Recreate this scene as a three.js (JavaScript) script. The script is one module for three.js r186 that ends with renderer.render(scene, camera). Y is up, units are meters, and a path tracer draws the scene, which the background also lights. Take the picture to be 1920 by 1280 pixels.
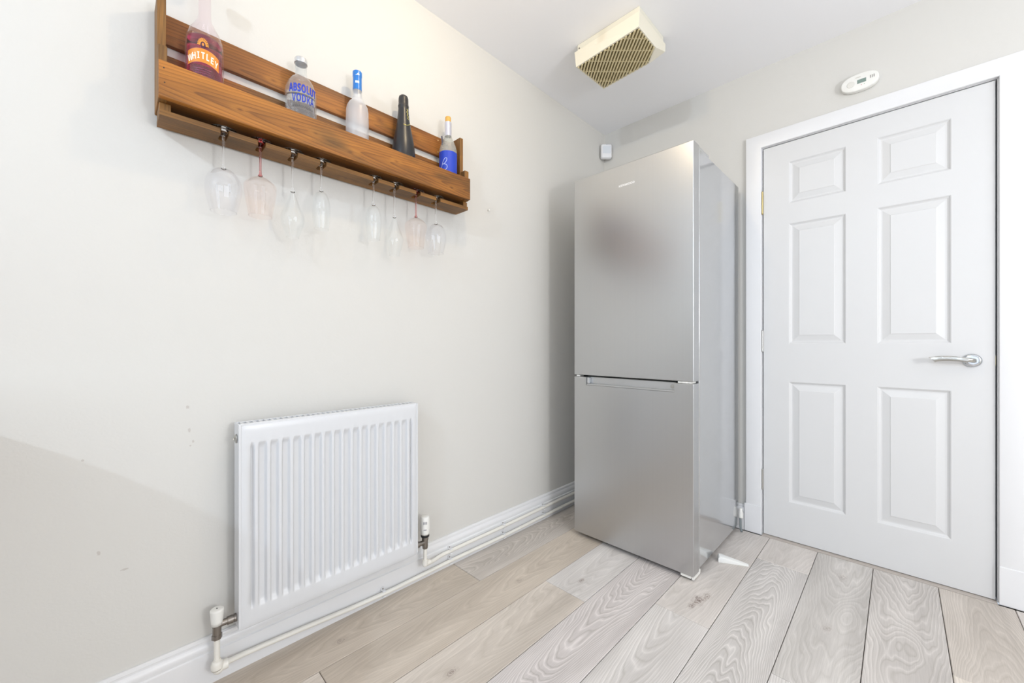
import * as THREE from 'three';
import { RoundedBoxGeometry } from 'three/addons/geometries/RoundedBoxGeometry.js';
import { ConvexGeometry } from 'three/addons/geometries/ConvexGeometry.js';
import { mergeGeometries, toCreasedNormals } from 'three/addons/utils/BufferGeometryUtils.js';
import { FontLoader } from 'three/addons/loaders/FontLoader.js';
import { TextGeometry } from 'three/addons/geometries/TextGeometry.js';
import { RectAreaLightUniformsLib } from 'three/addons/lights/RectAreaLightUniformsLib.js';
import { Brush, Evaluator, SUBTRACTION } from 'three-bvh-csg';

// ---------------------------------------------------------------- camera, sky, large lights, exposure
// axes: x = 0 is the left wall, z = 0 the wall with the door, y = 0 the floor
const scene = new THREE.Scene();
const FOCAL = 738.24;                                   // in pixels of a 1920 x 1280 frame
const camera = new THREE.PerspectiveCamera(2 * Math.atan(640 / FOCAL) * 180 / Math.PI, 1920 / 1280, 0.05, 50);
camera.position.set(1.4368, 0.9792, 2.3634);
camera.rotation.y = 44.463 * Math.PI / 180;
camera.setViewOffset(1920, 1280, 0, -5.9, 1920, 1280);  // the lens is shifted a little, verticals stay vertical
scene.add(camera);

const renderer = new THREE.WebGLRenderer();
renderer.toneMapping = THREE.LinearToneMapping;
renderer.toneMappingExposure = 0.292;
renderer.shadowMap.enabled = true;
scene.background = new THREE.Color().setRGB(2.2, 2.5, 2.9);   // bright overcast sky beyond the unseen glazed doors

RectAreaLightUniformsLib.init();
const FILL_PENDANT = 14.5;  // strength of the added fill lamp
const ROOM = { x: 3.4, z: 4.4, h: 2.411 };
const GLAZING = { x0: 1.45, x1: 3.25, y0: 0.06, y1: 2.1 };
const unseenDaylight = new THREE.RectAreaLight(new THREE.Color().setRGB(0.88, 0.98, 1.12), 3.5, GLAZING.x1 - GLAZING.x0 - 0.1, GLAZING.y1 - GLAZING.y0 - 0.1);  // unseen source in the garden doors, lights the room from behind the camera
unseenDaylight.position.set((GLAZING.x0 + GLAZING.x1) / 2, (GLAZING.y0 + GLAZING.y1) / 2, ROOM.z - 0.02);
unseenDaylight.lookAt(unseenDaylight.position.x, unseenDaylight.position.y, 0);
scene.add(unseenDaylight);
const FILL_WINDOW = { z0: 0.7, z1: 2.5, y0: 0.95, y1: 2.15 };   // added window in the right-hand wall, fill for even brightness
const sideFillLight = new THREE.RectAreaLight(new THREE.Color().setRGB(0.95, 0.99, 1.04), 8, FILL_WINDOW.z1 - FILL_WINDOW.z0 - 0.1, FILL_WINDOW.y1 - FILL_WINDOW.y0 - 0.1);
sideFillLight.position.set(ROOM.x - 0.02, (FILL_WINDOW.y0 + FILL_WINDOW.y1) / 2, (FILL_WINDOW.z0 + FILL_WINDOW.z1) / 2);
sideFillLight.lookAt(0, sideFillLight.position.y, sideFillLight.position.z);
scene.add(sideFillLight);

// ---------------------------------------------------------------- helpers
const V = (x, y, z) => new THREE.Vector3(x, y, z);
const taken = {};
const numbered = n => { const k = taken[n] = (taken[n] ?? -1) + 1; return k ? n + '_' + String(k).padStart(3, '0') : n; };
function shade(o) { o.castShadow = true; o.receiveShadow = true; return o; }
function group(name, label, category, at = [0, 0, 0], grp) {
  const g = new THREE.Group(); g.name = numbered(name); g.position.set(...at); scene.add(g);
  g.userData = { label, category }; if (grp) g.userData.group = grp; return g;
}
function structure(name, label) { const g = new THREE.Group(); g.name = name; g.userData = { kind: 'structure', label, category: name.split('_')[0] }; scene.add(g); return g; }
function part(name, geo, m, parent, label) {
  const o = shade(new THREE.Mesh(geo, m)); o.name = name; if (label) o.userData.label = label; parent.add(o); return o;
}
function thing(name, geo, m, label, category, grp) {
  const o = shade(new THREE.Mesh(geo, m)); o.name = numbered(name); o.userData = { label, category }; if (grp) o.userData.group = grp; scene.add(o); return o;
}
function solid(name, geo, m, label) {
  const o = shade(new THREE.Mesh(geo, m)); o.name = name; o.userData = { kind: 'structure', label, category: name.split('_')[0] }; scene.add(o); return o;
}
const flat = g => { const n = g.index ? g.toNonIndexed() : g; for (const k of Object.keys(n.attributes)) if (!['position', 'normal', 'uv'].includes(k)) n.deleteAttribute(k); return n; };
const join = list => mergeGeometries(list.map(flat));
// box between two corners, edges rounded by r; uv in metres with u along the grain axis
function box(x0, x1, y0, y1, z0, z1, r = 0, seg = 1) {
  const w = x1 - x0, h = y1 - y0, d = z1 - z0;
  const g = r > 0 ? new RoundedBoxGeometry(w, h, d, seg, Math.min(r, w / 2.01, h / 2.01, d / 2.01)) : new THREE.BoxGeometry(w, h, d);
  g.translate((x0 + x1) / 2, (y0 + y1) / 2, (z0 + z1) / 2); return flat(g);
}
function metres(g, grain = 'z', off = [0, 0]) {
  g = flat(g); const p = g.attributes.position, n = g.attributes.normal, uv = new Float32Array(p.count * 2), ax = { x: 0, y: 1, z: 2 }[grain];
  for (let i = 0; i < p.count; i += 3) {
    const s = [0, 0, 0]; for (let k = 0; k < 3; k++) { s[0] += Math.abs(n.getX(i + k)); s[1] += Math.abs(n.getY(i + k)); s[2] += Math.abs(n.getZ(i + k)); }
    const d = s.indexOf(Math.max(...s)), rest = [0, 1, 2].filter(a => a !== d);
    let a = rest.includes(ax) ? ax : rest[0], b = rest.find(q => q !== a);
    for (let k = 0; k < 3; k++) { const q = [p.getX(i + k), p.getY(i + k), p.getZ(i + k)]; uv[(i + k) * 2] = q[a] + off[0]; uv[(i + k) * 2 + 1] = q[b] + off[1]; }
  }
  g.setAttribute('uv', new THREE.BufferAttribute(uv, 2)); return g;
}
const lathe = (pts, seg = 40) => new THREE.LatheGeometry(pts.map(([r, y]) => new THREE.Vector2(Math.max(r, 0), y)), seg);
function tube(pts, r, seg = 24, rad = 12, tension = 0.5) { return new THREE.TubeGeometry(new THREE.CatmullRomCurve3(pts.map(p => V(...p)), false, 'catmullrom', tension), seg, r, rad, false); }
function cyl(r0, r1, h, at, seg = 28, axis = 'y') { const g = new THREE.CylinderGeometry(r1, r0, h, seg); if (axis === 'z') g.rotateX(Math.PI / 2); if (axis === 'x') g.rotateZ(-Math.PI / 2); g.translate(...at); return g; }
// a profile in (x, y) swept straight along z from z0 to z1
function sweepZ(profile, z0, z1, crease = 0.6) {
  const s = new THREE.Shape(profile.map(([x, y]) => new THREE.Vector2(x, y)));
  const g = new THREE.ExtrudeGeometry(s, { depth: z1 - z0, bevelEnabled: false }); g.translate(0, 0, z0); return toCreasedNormals(flat(g), crease);
}

// seeded noise
function rng(seed) { let a = seed >>> 0; return () => { a = (a + 0x6D2B79F5) | 0; let t = Math.imul(a ^ (a >>> 15), 1 | a); t = (t + Math.imul(t ^ (t >>> 7), 61 | t)) ^ t; return ((t ^ (t >>> 14)) >>> 0) / 4294967296; }; }
function h2(x, y, s) { let n = Math.imul(x, 374761393) ^ Math.imul(y, 668265263) ^ Math.imul(s, 2147483647 - 58); n = Math.imul(n ^ (n >>> 13), 1274126177); return ((n ^ (n >>> 16)) >>> 0) / 4294967296; }
function noise(x, y, s) { const i = Math.floor(x), j = Math.floor(y); let u = x - i, v = y - j; u = u * u * (3 - 2 * u); v = v * v * (3 - 2 * v); const a = h2(i, j, s), b = h2(i + 1, j, s), c = h2(i, j + 1, s), d = h2(i + 1, j + 1, s); return a + (b - a) * u + (c - a) * v + (a - b - c + d) * u * v; }
function fbm(x, y, s, o = 3) { let t = 0, a = 0.5, n = 0; for (let k = 0; k < o; k++) { t += a * noise(x, y, s + k * 17); n += a; x *= 2.03; y *= 2.03; a *= 0.5; } return t / n; }
const clamp = (x, a = 0, b = 1) => Math.min(b, Math.max(a, x));
const mix = (a, b, t) => a.map((q, i) => q + (b[i] - q) * t);
function texture(w, h, fn, srgb = true) {
  const d = new Uint8Array(w * h * 4);
  for (let j = 0; j < h; j++) for (let i = 0; i < w; i++) { const c = fn(i / w, j / h, i, j), k = (j * w + i) * 4; d[k] = clamp(c[0], 0, 255); d[k + 1] = clamp(c[1], 0, 255); d[k + 2] = clamp(c[2], 0, 255); d[k + 3] = c[3] ?? 255; }
  const t = new THREE.DataTexture(d, w, h); t.magFilter = THREE.LinearFilter; t.minFilter = THREE.LinearMipmapLinearFilter; t.generateMipmaps = true; t.wrapS = t.wrapT = THREE.RepeatWrapping; if (srgb) t.colorSpace = THREE.SRGBColorSpace; t.needsUpdate = true; return t;
}
function canvasTexture(w, h, draw) {
  const c = document.createElement('canvas'); c.width = w; c.height = h; draw(c.getContext('2d'), w, h);
  const t = new THREE.CanvasTexture(c); t.colorSpace = THREE.SRGBColorSpace; t.anisotropy = 4; return t;
}
const std = (color, roughness = 0.6, extra = {}) => new THREE.MeshStandardMaterial({ color, roughness, ...extra });
const phys = (color, roughness, extra = {}) => new THREE.MeshPhysicalMaterial({ color, roughness, ...extra });

// ---------------------------------------------------------------- materials
const orangePeel = texture(256, 256, (u, v, i, j) => { const n = 255 * (0.6 * noise(i / 5, j / 5, 3) + 0.4 * noise(i / 2, j / 2, 5)); return [n, n, n]; }, false);
orangePeel.repeat.set(4, 4);
const wallColor = '#d6d4cf';
const M = {
  ceiling: std('#f6f6f8', 0.95),
  wall: std(wallColor, 0.85, { bumpMap: orangePeel, bumpScale: 0.0002 }),
  gloss: phys('#e6e6e7', 0.32),
  door: phys('#d8d8d8', 0.42),
  radiator: phys('#d8d9db', 0.3),
  plasticWhite: phys('#ecebe6', 0.4),
  pipe: phys('#e9e6de', 0.38),
  chrome: std('#c9cccf', 0.16, { metalness: 1 }),
  satin: std('#b9b8b4', 0.34, { metalness: 1 }),
  brass: std('#b9ab7d', 0.32, { metalness: 1 }),
  steelDull: std('#8f8983', 0.42, { metalness: 1 }),
  black: std('#1c1c20', 0.5),
  darkGap: std('#3a3632', 0.9),
  cream: phys('#ece6d4', 0.45),
  creamDark: phys('#d8caa0', 0.5),
  glass: new THREE.MeshPhysicalMaterial({ color: '#ffffff', roughness: 0.0, transmission: 1, thickness: 0, ior: 1.5 }),
  glassSolid: new THREE.MeshPhysicalMaterial({ color: '#ffffff', roughness: 0, transmission: 1, thickness: 0.01, ior: 1.48 }),
  glassSolidPink: new THREE.MeshPhysicalMaterial({ color: '#ffffff', roughness: 0, transmission: 1, thickness: 0.01, ior: 1.48, attenuationColor: new THREE.Color('#e58f8f'), attenuationDistance: 0.012 }),
  bottleGlass: new THREE.MeshPhysicalMaterial({ color: '#f4f6f7', roughness: 0.0, transmission: 0.9, thickness: 0, ior: 1.52 }),
  ginGlass: new THREE.MeshPhysicalMaterial({ color: '#fbf6f8', roughness: 0.0, transmission: 0.965, thickness: 0, ior: 1.5 }),
  glassBowl: new THREE.MeshPhysicalMaterial({ color: '#fcfdfd', roughness: 0.0, transmission: 0.96, thickness: 0, ior: 1.55 }),
  glassTint: new THREE.MeshPhysicalMaterial({ color: '#fefaf8', roughness: 0.0, transmission: 1, thickness: 0, ior: 1.5 }),
  glassPink: new THREE.MeshPhysicalMaterial({ color: '#f6dcd8', roughness: 0.0, transmission: 1, thickness: 0, ior: 1.5 }),
  frosted: new THREE.MeshPhysicalMaterial({ color: '#f4f5f7', roughness: 0.3, transmission: 0.68, thickness: 0, ior: 1.5 }),
};

// oak-look laminate: every plank has its own grain
function plankTexture(seed, o) {
  const W = 288, H = 1536, PW = 0.1935, PL = 1.29;
  return texture(W, H, (u, v) => {
    const s = u * PW, t = v * PL;
    const wob = (fbm(s * 16, t * 3.2, seed, 3) - 0.5);
    const wob2 = (fbm(s * 50, t * 12, seed + 5, 2) - 0.5);
    const sc = o.center * PW + 0.05 * (fbm(t * 1.4, 3, seed + 9, 2) - 0.5);
    const d = (s - sc) / 0.1;
    // growth rings cut by the board: arches where the ring surface is nearly level, straight lines at the sides
    let f = o.dir * t * o.stretch + d * d * o.bow + d * 0.35 + wob * o.wave + wob2 * 0.16;
    if (o.eye) for (const [eu, ev, er] of o.eye) { const dx = (s - eu * PW) / 0.03, dz = (t - ev * PL) / 0.11, q = Math.sqrt(dx * dx + dz * dz); f += 1.3 * Math.exp(-q * q / er) - 0; }
    const ph = f * o.freq, saw = ph - Math.floor(ph);
    const line = Math.pow(1 - Math.abs(saw - 0.5) * 2, 5);                    // pale brushed-out early wood
    const dark = Math.pow(clamp(1 - Math.abs(saw - 0.16) / 0.16), 1.5);
    const env = clamp(o.strength * (0.35 + 1.1 * fbm(s * 9, t * 2.2, seed + 21, 2)));
    const pores = fbm(s * 900, t * 26, seed + 31, 2) - 0.5, broad = fbm(s * 22, t * 2.1, seed + 41, 3) - 0.5, patch = fbm(s * 9, t * 5, seed + 51, 3) - 0.5;
    let c = o.color.map((q, i) => q + 13 + i * 2);
    c = c.map((q, i) => q + 26 * line * env - 20 * dark * env * (i === 2 ? 1.1 : 1) + pores * 16 + broad * 30 + patch * 16);
    if (o.knots) for (const [ku, kv, kr, ks] of o.knots) {
      const dx = (s - ku * PW) / (0.016 * kr), dz = (t - kv * PL) / (0.03 * kr), q = Math.sqrt(dx * dx + dz * dz) + 0.7 * (fbm(s * 160, t * 90, seed + 61, 3) - 0.5);
      const k = clamp(1.15 - q) * ks; c = mix(c, [118, 102, 94], k * (0.55 + 0.45 * Math.sin(q * 14)));
    }
    return c;
  });
}
const G1 = [193, 184, 176], G2 = [197, 190, 184], G3 = [187, 177, 167];
const plankKinds = [
  { center: 0.5, dir: 1, stretch: 3.4, bow: 2.2, wave: 1.2, freq: 3.2, strength: 0.35, color: [184, 170, 154], knots: [[0.6, 0.42, 0.8, 0.5]] },           // 0 plain, warm brown of the shaded floor put into the colour
  { center: 0.45, dir: -1, stretch: 4.2, bow: 2.6, wave: 1.6, freq: 3.4, strength: 0.75, color: G3 },                                                     // 1 arches near the wall
  { center: 0.5, dir: 1, stretch: 3.0, bow: 1.8, wave: 1.3, freq: 3.0, strength: 0.4, color: [188, 176, 163], knots: [[0.475, 0.428, 0.8, 0.6]] },                                            // 2 soft, tinted brown for the same warm shade
  { center: 0.62, dir: 1, stretch: 3.2, bow: 2.0, wave: 1.1, freq: 3.2, strength: 0.4, color: G2, knots: [[0.55, 0.92, 0.6, 0.95]] },                       // 3 one small knot
  { center: 0.45, dir: 1, stretch: 5.0, bow: 3.2, wave: 1.7, freq: 3.6, strength: 1.15, color: [189, 180, 175] },                                          // 4 strong cathedral
  { center: 0.5, dir: 1, stretch: 4.4, bow: 4.2, wave: 0.8, freq: 2.4, strength: 0.75, color: [197, 190, 184] },                                           // 5 wide arches
  { center: 0.3, dir: 1, stretch: 3.0, bow: 1.6, wave: 1.4, freq: 3.0, strength: 0.35, color: G1, knots: [[0.58, 0.897, 1.3, 0.95], [0.546, 0.936, 0.8, 0.85], [0.657, 0.862, 0.9, 0.6]] },// 6 large dark knot
  { center: 0.42, dir: -1, stretch: 5.0, bow: 2.8, wave: 1.8, freq: 3.8, strength: 1.1, color: [188, 181, 175] },                                          // 7 cathedral
  { center: 0.6, dir: 1, stretch: 2.6, bow: 1.6, wave: 1.5, freq: 3.4, strength: 0.5, color: [184, 177, 170], eye: [[0.72, 0.62, 1.2]], knots: [[0.53, 0.402, 1.2, 0.35], [0.5, 0.73, 1.0, 0.35]] },                  // 8 faint eye, darkened for weaker light on the right
  { center: 0.5, dir: 1, stretch: 2.4, bow: 1.4, wave: 1.2, freq: 4.2, strength: 0.6, color: [184, 176, 169], eye: [[0.52, 0.69, 1.6]] },                   // 9 ring figure, darkened for the dimmer right side of the floor
  { center: 0.55, dir: -1, stretch: 3.6, bow: 3.0, wave: 1.2, freq: 3.6, strength: 0.55, color: [178, 167, 156] },                                         // 10 browner arcs, weaker light on the right put into the colour
  { center: 0.5, dir: 1, stretch: 2.2, bow: 1.2, wave: 1.0, freq: 3.0, strength: 0.3, color: G1 },                                                         // 11 plain
];
const plankMaterials = plankKinds.map((o, i) => std('#ffffff', 0.5, { map: plankTexture(100 + i * 13, o) }));

// stained pine of the pallet shelf, u along the board (metres), v across
function pineTexture(seed, o) {
  const W = 1024, H = 192, L = 1.05, B = 0.13;
  return texture(W, H, (u, v) => {
    const x = u * L, y = v * B;
    let warp = 0.012 * (fbm(x * 2.2, y * 18, seed, 3) - 0.5), ring = 0, knotDark = 0, knotLight = 0;
    for (const [kx, ky, kr] of o.knots) {
      const dx = (x - kx) / (kr * 2.9), dy = (y - ky) / (kr * 1.25), q = Math.sqrt(dx * dx + dy * dy);
      warp += Math.sign(dy || 1) * kr * 0.75 * Math.exp(-q * 0.9); ring = Math.max(ring, clamp(1.3 - q)); knotLight += 0.5 * Math.exp(-((q - 1) ** 2) * 3); knotDark += clamp(0.55 - q) * 1.4;
    }
    const yy = y + warp, a = (x - o.apex) * o.slope, cath = Math.sqrt((yy - o.mid) ** 2 + 0.00004) * o.freq + a;
    const saw = cath - Math.floor(cath), late = Math.pow(saw, 3.2) * (saw > 0.94 ? (1 - saw) / 0.06 : 1);
    const fine = fbm(x * 14, y * 900, seed + 7, 2) - 0.5, tone = fbm(x * 3.5, y * 22, seed + 3, 3) - 0.5, grime = fbm(x * 7, y * 30, seed + 11, 3);
    let c = mix(o.color, o.dark, clamp(late * 0.85 + knotDark));
    c = mix(c, [192, 140, 80], clamp(knotLight * 0.5 + Math.max(0, tone) * 0.5));
    c = mix(c, [84, 64, 42], clamp((grime - 0.58) * 2.6) * 0.75);
    return c.map((q, i) => (q * (1 + tone * 0.46) + fine * 28) * [0.97, 0.9, 0.62][i]);
  });
}
const pine = (seed, o) => { const t = pineTexture(seed, o); t.repeat.set(1 / 1.05, 1 / 0.13); return std('#ffffff', 0.55, { map: t }); };
const pineMid = { color: [144, 97, 50], dark: [98, 62, 30], freq: 110, slope: 7, mid: 0.05, apex: 0.2 };
const P = {
  lip: pine(11, { ...pineMid, color: [152, 104, 54], knots: [[0.1, 0.035, 0.006], [0.35, 0.06, 0.006], [0.52, 0.035, 0.008], [0.63, 0.055, 0.005], [0.83, 0.045, 0.006]], mid: 0.045, apex: 0.9, slope: 9 }),
  slat: pine(23, { ...pineMid, color: [142, 94, 50], knots: [[0.22, 0.045, 0.016], [0.36, 0.05, 0.012], [0.72, 0.03, 0.006]], mid: 0.02 }),
  slatLow: pine(37, { ...pineMid, color: [138, 94, 52], knots: [[0.3, 0.05, 0.01]] }),
  rail: pine(41, { ...pineMid, color: [132, 98, 64], dark: [96, 70, 46], knots: [[0.5, 0.04, 0.005]], freq: 150, slope: 3 }),
  side: pine(53, { ...pineMid, color: [136, 102, 68], dark: [104, 76, 48], knots: [[0.2, 0.03, 0.006]], freq: 130 }),
};

// brushed steel: fine upright streaks in the roughness
const brushed = texture(512, 8, (u, v, i) => { const n = 255 * clamp(0.94 + 0.03 * (0.5 * h2(i, 1, 3) + 0.3 * noise(i / 4, 0, 5) + 0.2 * noise(i / 19, 0, 6) - 0.5)); return [n, n, n]; }, false);
brushed.repeat.set(1 / 0.25, 1);
const brushedTone = texture(512, 8, (u, v, i) => { const n = 251 + 3 * (0.5 * h2(i, 2, 13) + 0.5 * noise(i / 6, 0, 15) - 0.5); return [n, n, n]; });
brushedTone.repeat.set(1 / 0.25, 1);
M.steelFront = new THREE.MeshPhysicalMaterial({ color: '#c8c9ca', metalness: 1, roughness: 0.34, roughnessMap: brushed, map: brushedTone });
M.steelSide = new THREE.MeshPhysicalMaterial({ color: '#c8c9ca', metalness: 0.8, roughness: 0.14, map: brushedTone });
M.steelRecess = new THREE.MeshPhysicalMaterial({ color: '#c8c9ca', metalness: 0.8, roughness: 0.3 });

// ---------------------------------------------------------------- the room
const T = 0.14;
{
  const w = solid('wall_left', metres(box(-T, 0, -T, ROOM.h + T, -T, ROOM.z + T), 'z'), M.wall, 'off-white painted wall behind the radiator and the shelf');
  // a few small scuffs, as thin irregular patches on the paint
  const R = rng(9), sm = std('#c6c1bb', 0.8);
  for (const [z, y, a, b] of [[2.2108, 0.8023, 0.005, 0.006], [2.2073, 0.7367, 0.004, 0.007], [2.199, 0.7035, 0.003, 0.006], [2.2049, 0.6924, 0.003, 0.003], [2.4121, 0.6934, 0.0035, 0.0035], [2.3849, 0.4541, 0.004, 0.007], [2.3389, 0.3951, 0.009, 0.003]]) {
    const pts = []; for (let k = 0; k < 11; k++) { const t = k / 11 * 2 * Math.PI, q = 0.55 + 0.45 * R(); pts.push(new THREE.Vector2(Math.cos(t) * a * q, Math.sin(t) * b * q)); }
    part('scuff_mark', new THREE.ShapeGeometry(new THREE.Shape(pts)).rotateY(Math.PI / 2).translate(0.0003, y, z), sm, w);
  }
}
const DOOR = { x0: 0.9388, x1: 1.7008, y0: 0.006, y1: 1.987 };
const OPEN = { x0: 0.934, x1: 1.7056, y1: 1.9915 };
solid('wall_back', metres(join([box(0, OPEN.x0 - 0.03, -T, ROOM.h + T, -T, 0), box(OPEN.x1 + 0.03, ROOM.x + T, -T, ROOM.h + T, -T, 0), box(OPEN.x0 - 0.03, OPEN.x1 + 0.03, OPEN.y1 + 0.03, ROOM.h + T, -T, 0)]), 'x'), M.wall, 'off-white painted wall around the white door');
solid('wall_right', join([box(ROOM.x, ROOM.x + T, -T, FILL_WINDOW.y0, 0, ROOM.z + T), box(ROOM.x, ROOM.x + T, FILL_WINDOW.y1, ROOM.h + T, 0, ROOM.z + T), box(ROOM.x, ROOM.x + T, FILL_WINDOW.y0, FILL_WINDOW.y1, 0, FILL_WINDOW.z0), box(ROOM.x, ROOM.x + T, FILL_WINDOW.y0, FILL_WINDOW.y1, FILL_WINDOW.z1, ROOM.z + T)]), M.wall, 'off-white painted wall beyond the frame');
solid('wall_front', join([box(0, GLAZING.x0, -T, ROOM.h + T, ROOM.z, ROOM.z + T), box(GLAZING.x1, ROOM.x, -T, ROOM.h + T, ROOM.z, ROOM.z + T), box(GLAZING.x0, GLAZING.x1, GLAZING.y1, ROOM.h + T, ROOM.z, ROOM.z + T), box(GLAZING.x0, GLAZING.x1, -T, GLAZING.y0, ROOM.z, ROOM.z + T)]), M.wall, 'off-white painted wall with unseen glazed garden doors behind the viewer');
solid('ceiling', box(0, ROOM.x, ROOM.h, ROOM.h + T, 0, ROOM.z), M.ceiling, 'flat white ceiling');

// unseen garden doors behind the camera, lighting the room: frame, mullion, two panes
{
  const w = structure('window_1', 'unseen white framed glazed garden doors'), { x0, x1, y0, y1 } = GLAZING, z0 = ROOM.z + 0.04, z1 = ROOM.z + 0.1, xm = (x0 + x1) / 2;
  part('frame', join([box(x0, x0 + 0.06, y0, y1, z0, z1, 0.004), box(x1 - 0.06, x1, y0, y1, z0, z1, 0.004), box(x0 + 0.06, x1 - 0.06, y1 - 0.06, y1, z0, z1, 0.004), box(x0 + 0.06, x1 - 0.06, y0, y0 + 0.06, z0, z1, 0.004)]), M.gloss, w);
  part('mullion', box(xm - 0.04, xm + 0.04, y0 + 0.06, y1 - 0.06, z0, z1, 0.004), M.gloss, w);
  part('pane', box(x0 + 0.06, xm - 0.04, y0 + 0.06, y1 - 0.06, z0 + 0.02, z0 + 0.026), M.glass, w);
  part('pane', box(xm + 0.04, x1 - 0.06, y0 + 0.06, y1 - 0.06, z0 + 0.02, z0 + 0.026), M.glass, w);
}

{  // window added to hold the side fill light
  const w = structure('window_2', 'white framed window added for fill light'), { z0, z1, y0, y1 } = FILL_WINDOW, xa = ROOM.x + 0.05, xb = ROOM.x + 0.11;
  part('frame', join([box(xa, xb, y0, y1, z0, z0 + 0.05, 0.004), box(xa, xb, y0, y1, z1 - 0.05, z1, 0.004), box(xa, xb, y0, y0 + 0.05, z0 + 0.05, z1 - 0.05, 0.004), box(xa, xb, y1 - 0.05, y1, z0 + 0.05, z1 - 0.05, 0.004)]), M.gloss, w);
  part('pane', box(xa + 0.025, xa + 0.031, y0 + 0.05, y1 - 0.05, z0 + 0.05, z1 - 0.05), M.glass, w);
}
// floor: laminate planks running towards the door wall, a fine groove between them
{
  const f = structure('floor', 'grey-beige oak laminate floor laid in planks');
  part('underlay', box(0, ROOM.x, -T, -0.0075, 0, ROOM.z), std('#4a3f36', 0.9), f);
  const PW = 0.1935, PL = 1.29, x00 = 0.0035 - PW, joints = [1.29, 1.926, 1.098, 0.45, 0.918, 0.282, 0.981, 0.95, 0.613, 0.45];
  // the planks that show in the photograph, by column and by order from the door wall
  const pick = { 0: [1, 0, 0], 1: [2, 0, 2], 2: [3, 2, 11], 3: [11, 4, 11], 4: [6, 5, 2], 5: [11, 7, 4], 6: [8, 5, 3], 7: [9, 11, 2], 8: [10, 2, 9], 9: [11, 8, 3] };
  const R = rng(5), g0 = 0.0010, ch = 0.0016;
  for (let c = 0; c < 23; c++) {
    const xa = Math.max(x00 + PW * (c + 1), 0.001), xb = Math.min(x00 + PW * (c + 2), ROOM.x - 0.001);
    if (xb - xa < 0.01) continue;
    const j0 = joints[c] ?? ((c * 0.437) % PL); let start = j0; while (start > 0.03) start -= PL;
    let k = 0;
    for (let z = start; z < ROOM.z; z += PL, k++) {
      const za = Math.max(z, 0.024), zb = Math.min(z + PL, ROOM.z - 0.001); if (zb - za < 0.02) { k--; continue; }
      const X0 = xa + g0, X1 = xb - g0, Z0 = za + g0, Z1 = zb - g0, pos = [], uv = [];
      const q = (a, b, c2, d) => { for (const v of [a, b, c2, a, c2, d]) { pos.push(...v); uv.push((v[0] - (x00 + PW * (c + 1))) / PW, (v[2] - z) / PL); } };
      const t = [[X0 + ch, 0, Z0 + ch], [X1 - ch, 0, Z0 + ch], [X1 - ch, 0, Z1 - ch], [X0 + ch, 0, Z1 - ch]], m = [[X0, -ch, Z0], [X1, -ch, Z0], [X1, -ch, Z1], [X0, -ch, Z1]], b = m.map(v => [v[0], -0.007, v[2]]);
      q(t[0], t[3], t[2], t[1]); for (let e = 0; e < 4; e++) { const n = (e + 1) % 4; q(t[e], t[n], m[n], m[e]); q(m[e], m[n], b[n], b[e]); } q(b[0], b[1], b[2], b[3]);
      const g = new THREE.BufferGeometry(); g.setAttribute('position', new THREE.Float32BufferAttribute(pos, 3)); g.setAttribute('uv', new THREE.Float32BufferAttribute(uv, 2)); g.computeVertexNormals();
      const kind = pick[c]?.[k] ?? Math.floor(R() * plankMaterials.length);
      part('plank', g, plankMaterials[kind], f);
    }
  }
  part('threshold_strip', box(DOOR.x0 - 0.004, DOOR.x1 + 0.004, -0.007, 0.003, -0.06, 0.0235, 0.0015), std('#b9b0a8', 0.5), f);
}

// skirting boards with a moulded top
const skirt = [[0, 0], [0.018, 0], [0.018, 0.088], [0.0145, 0.091], [0.0145, 0.094], [0.0165, 0.099], [0.0155, 0.108], [0.0115, 0.115], [0.0095, 0.117], [0.0095, 0.121], [0.0105, 0.1245], [0.009, 0.129], [0.005, 0.132], [0, 0.132]];
solid('baseboard_left', sweepZ(skirt, 0.0, ROOM.z, 0.5), M.gloss, 'white moulded skirting board along the radiator wall');
{
  const mk = (x0, x1) => { const g = sweepZ(skirt, 0, x1 - x0, 0.5); g.applyMatrix4(new THREE.Matrix4().makeBasis(V(0, 0, 1), V(0, 1, 0), V(-1, 0, 0))); g.translate(x1, 0, 0); return flat(g); };
  solid('baseboard_back', join([mk(0.0185, 0.853), mk(1.775, ROOM.x)]), M.gloss, 'white moulded skirting board beside the door frame');
}

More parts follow.
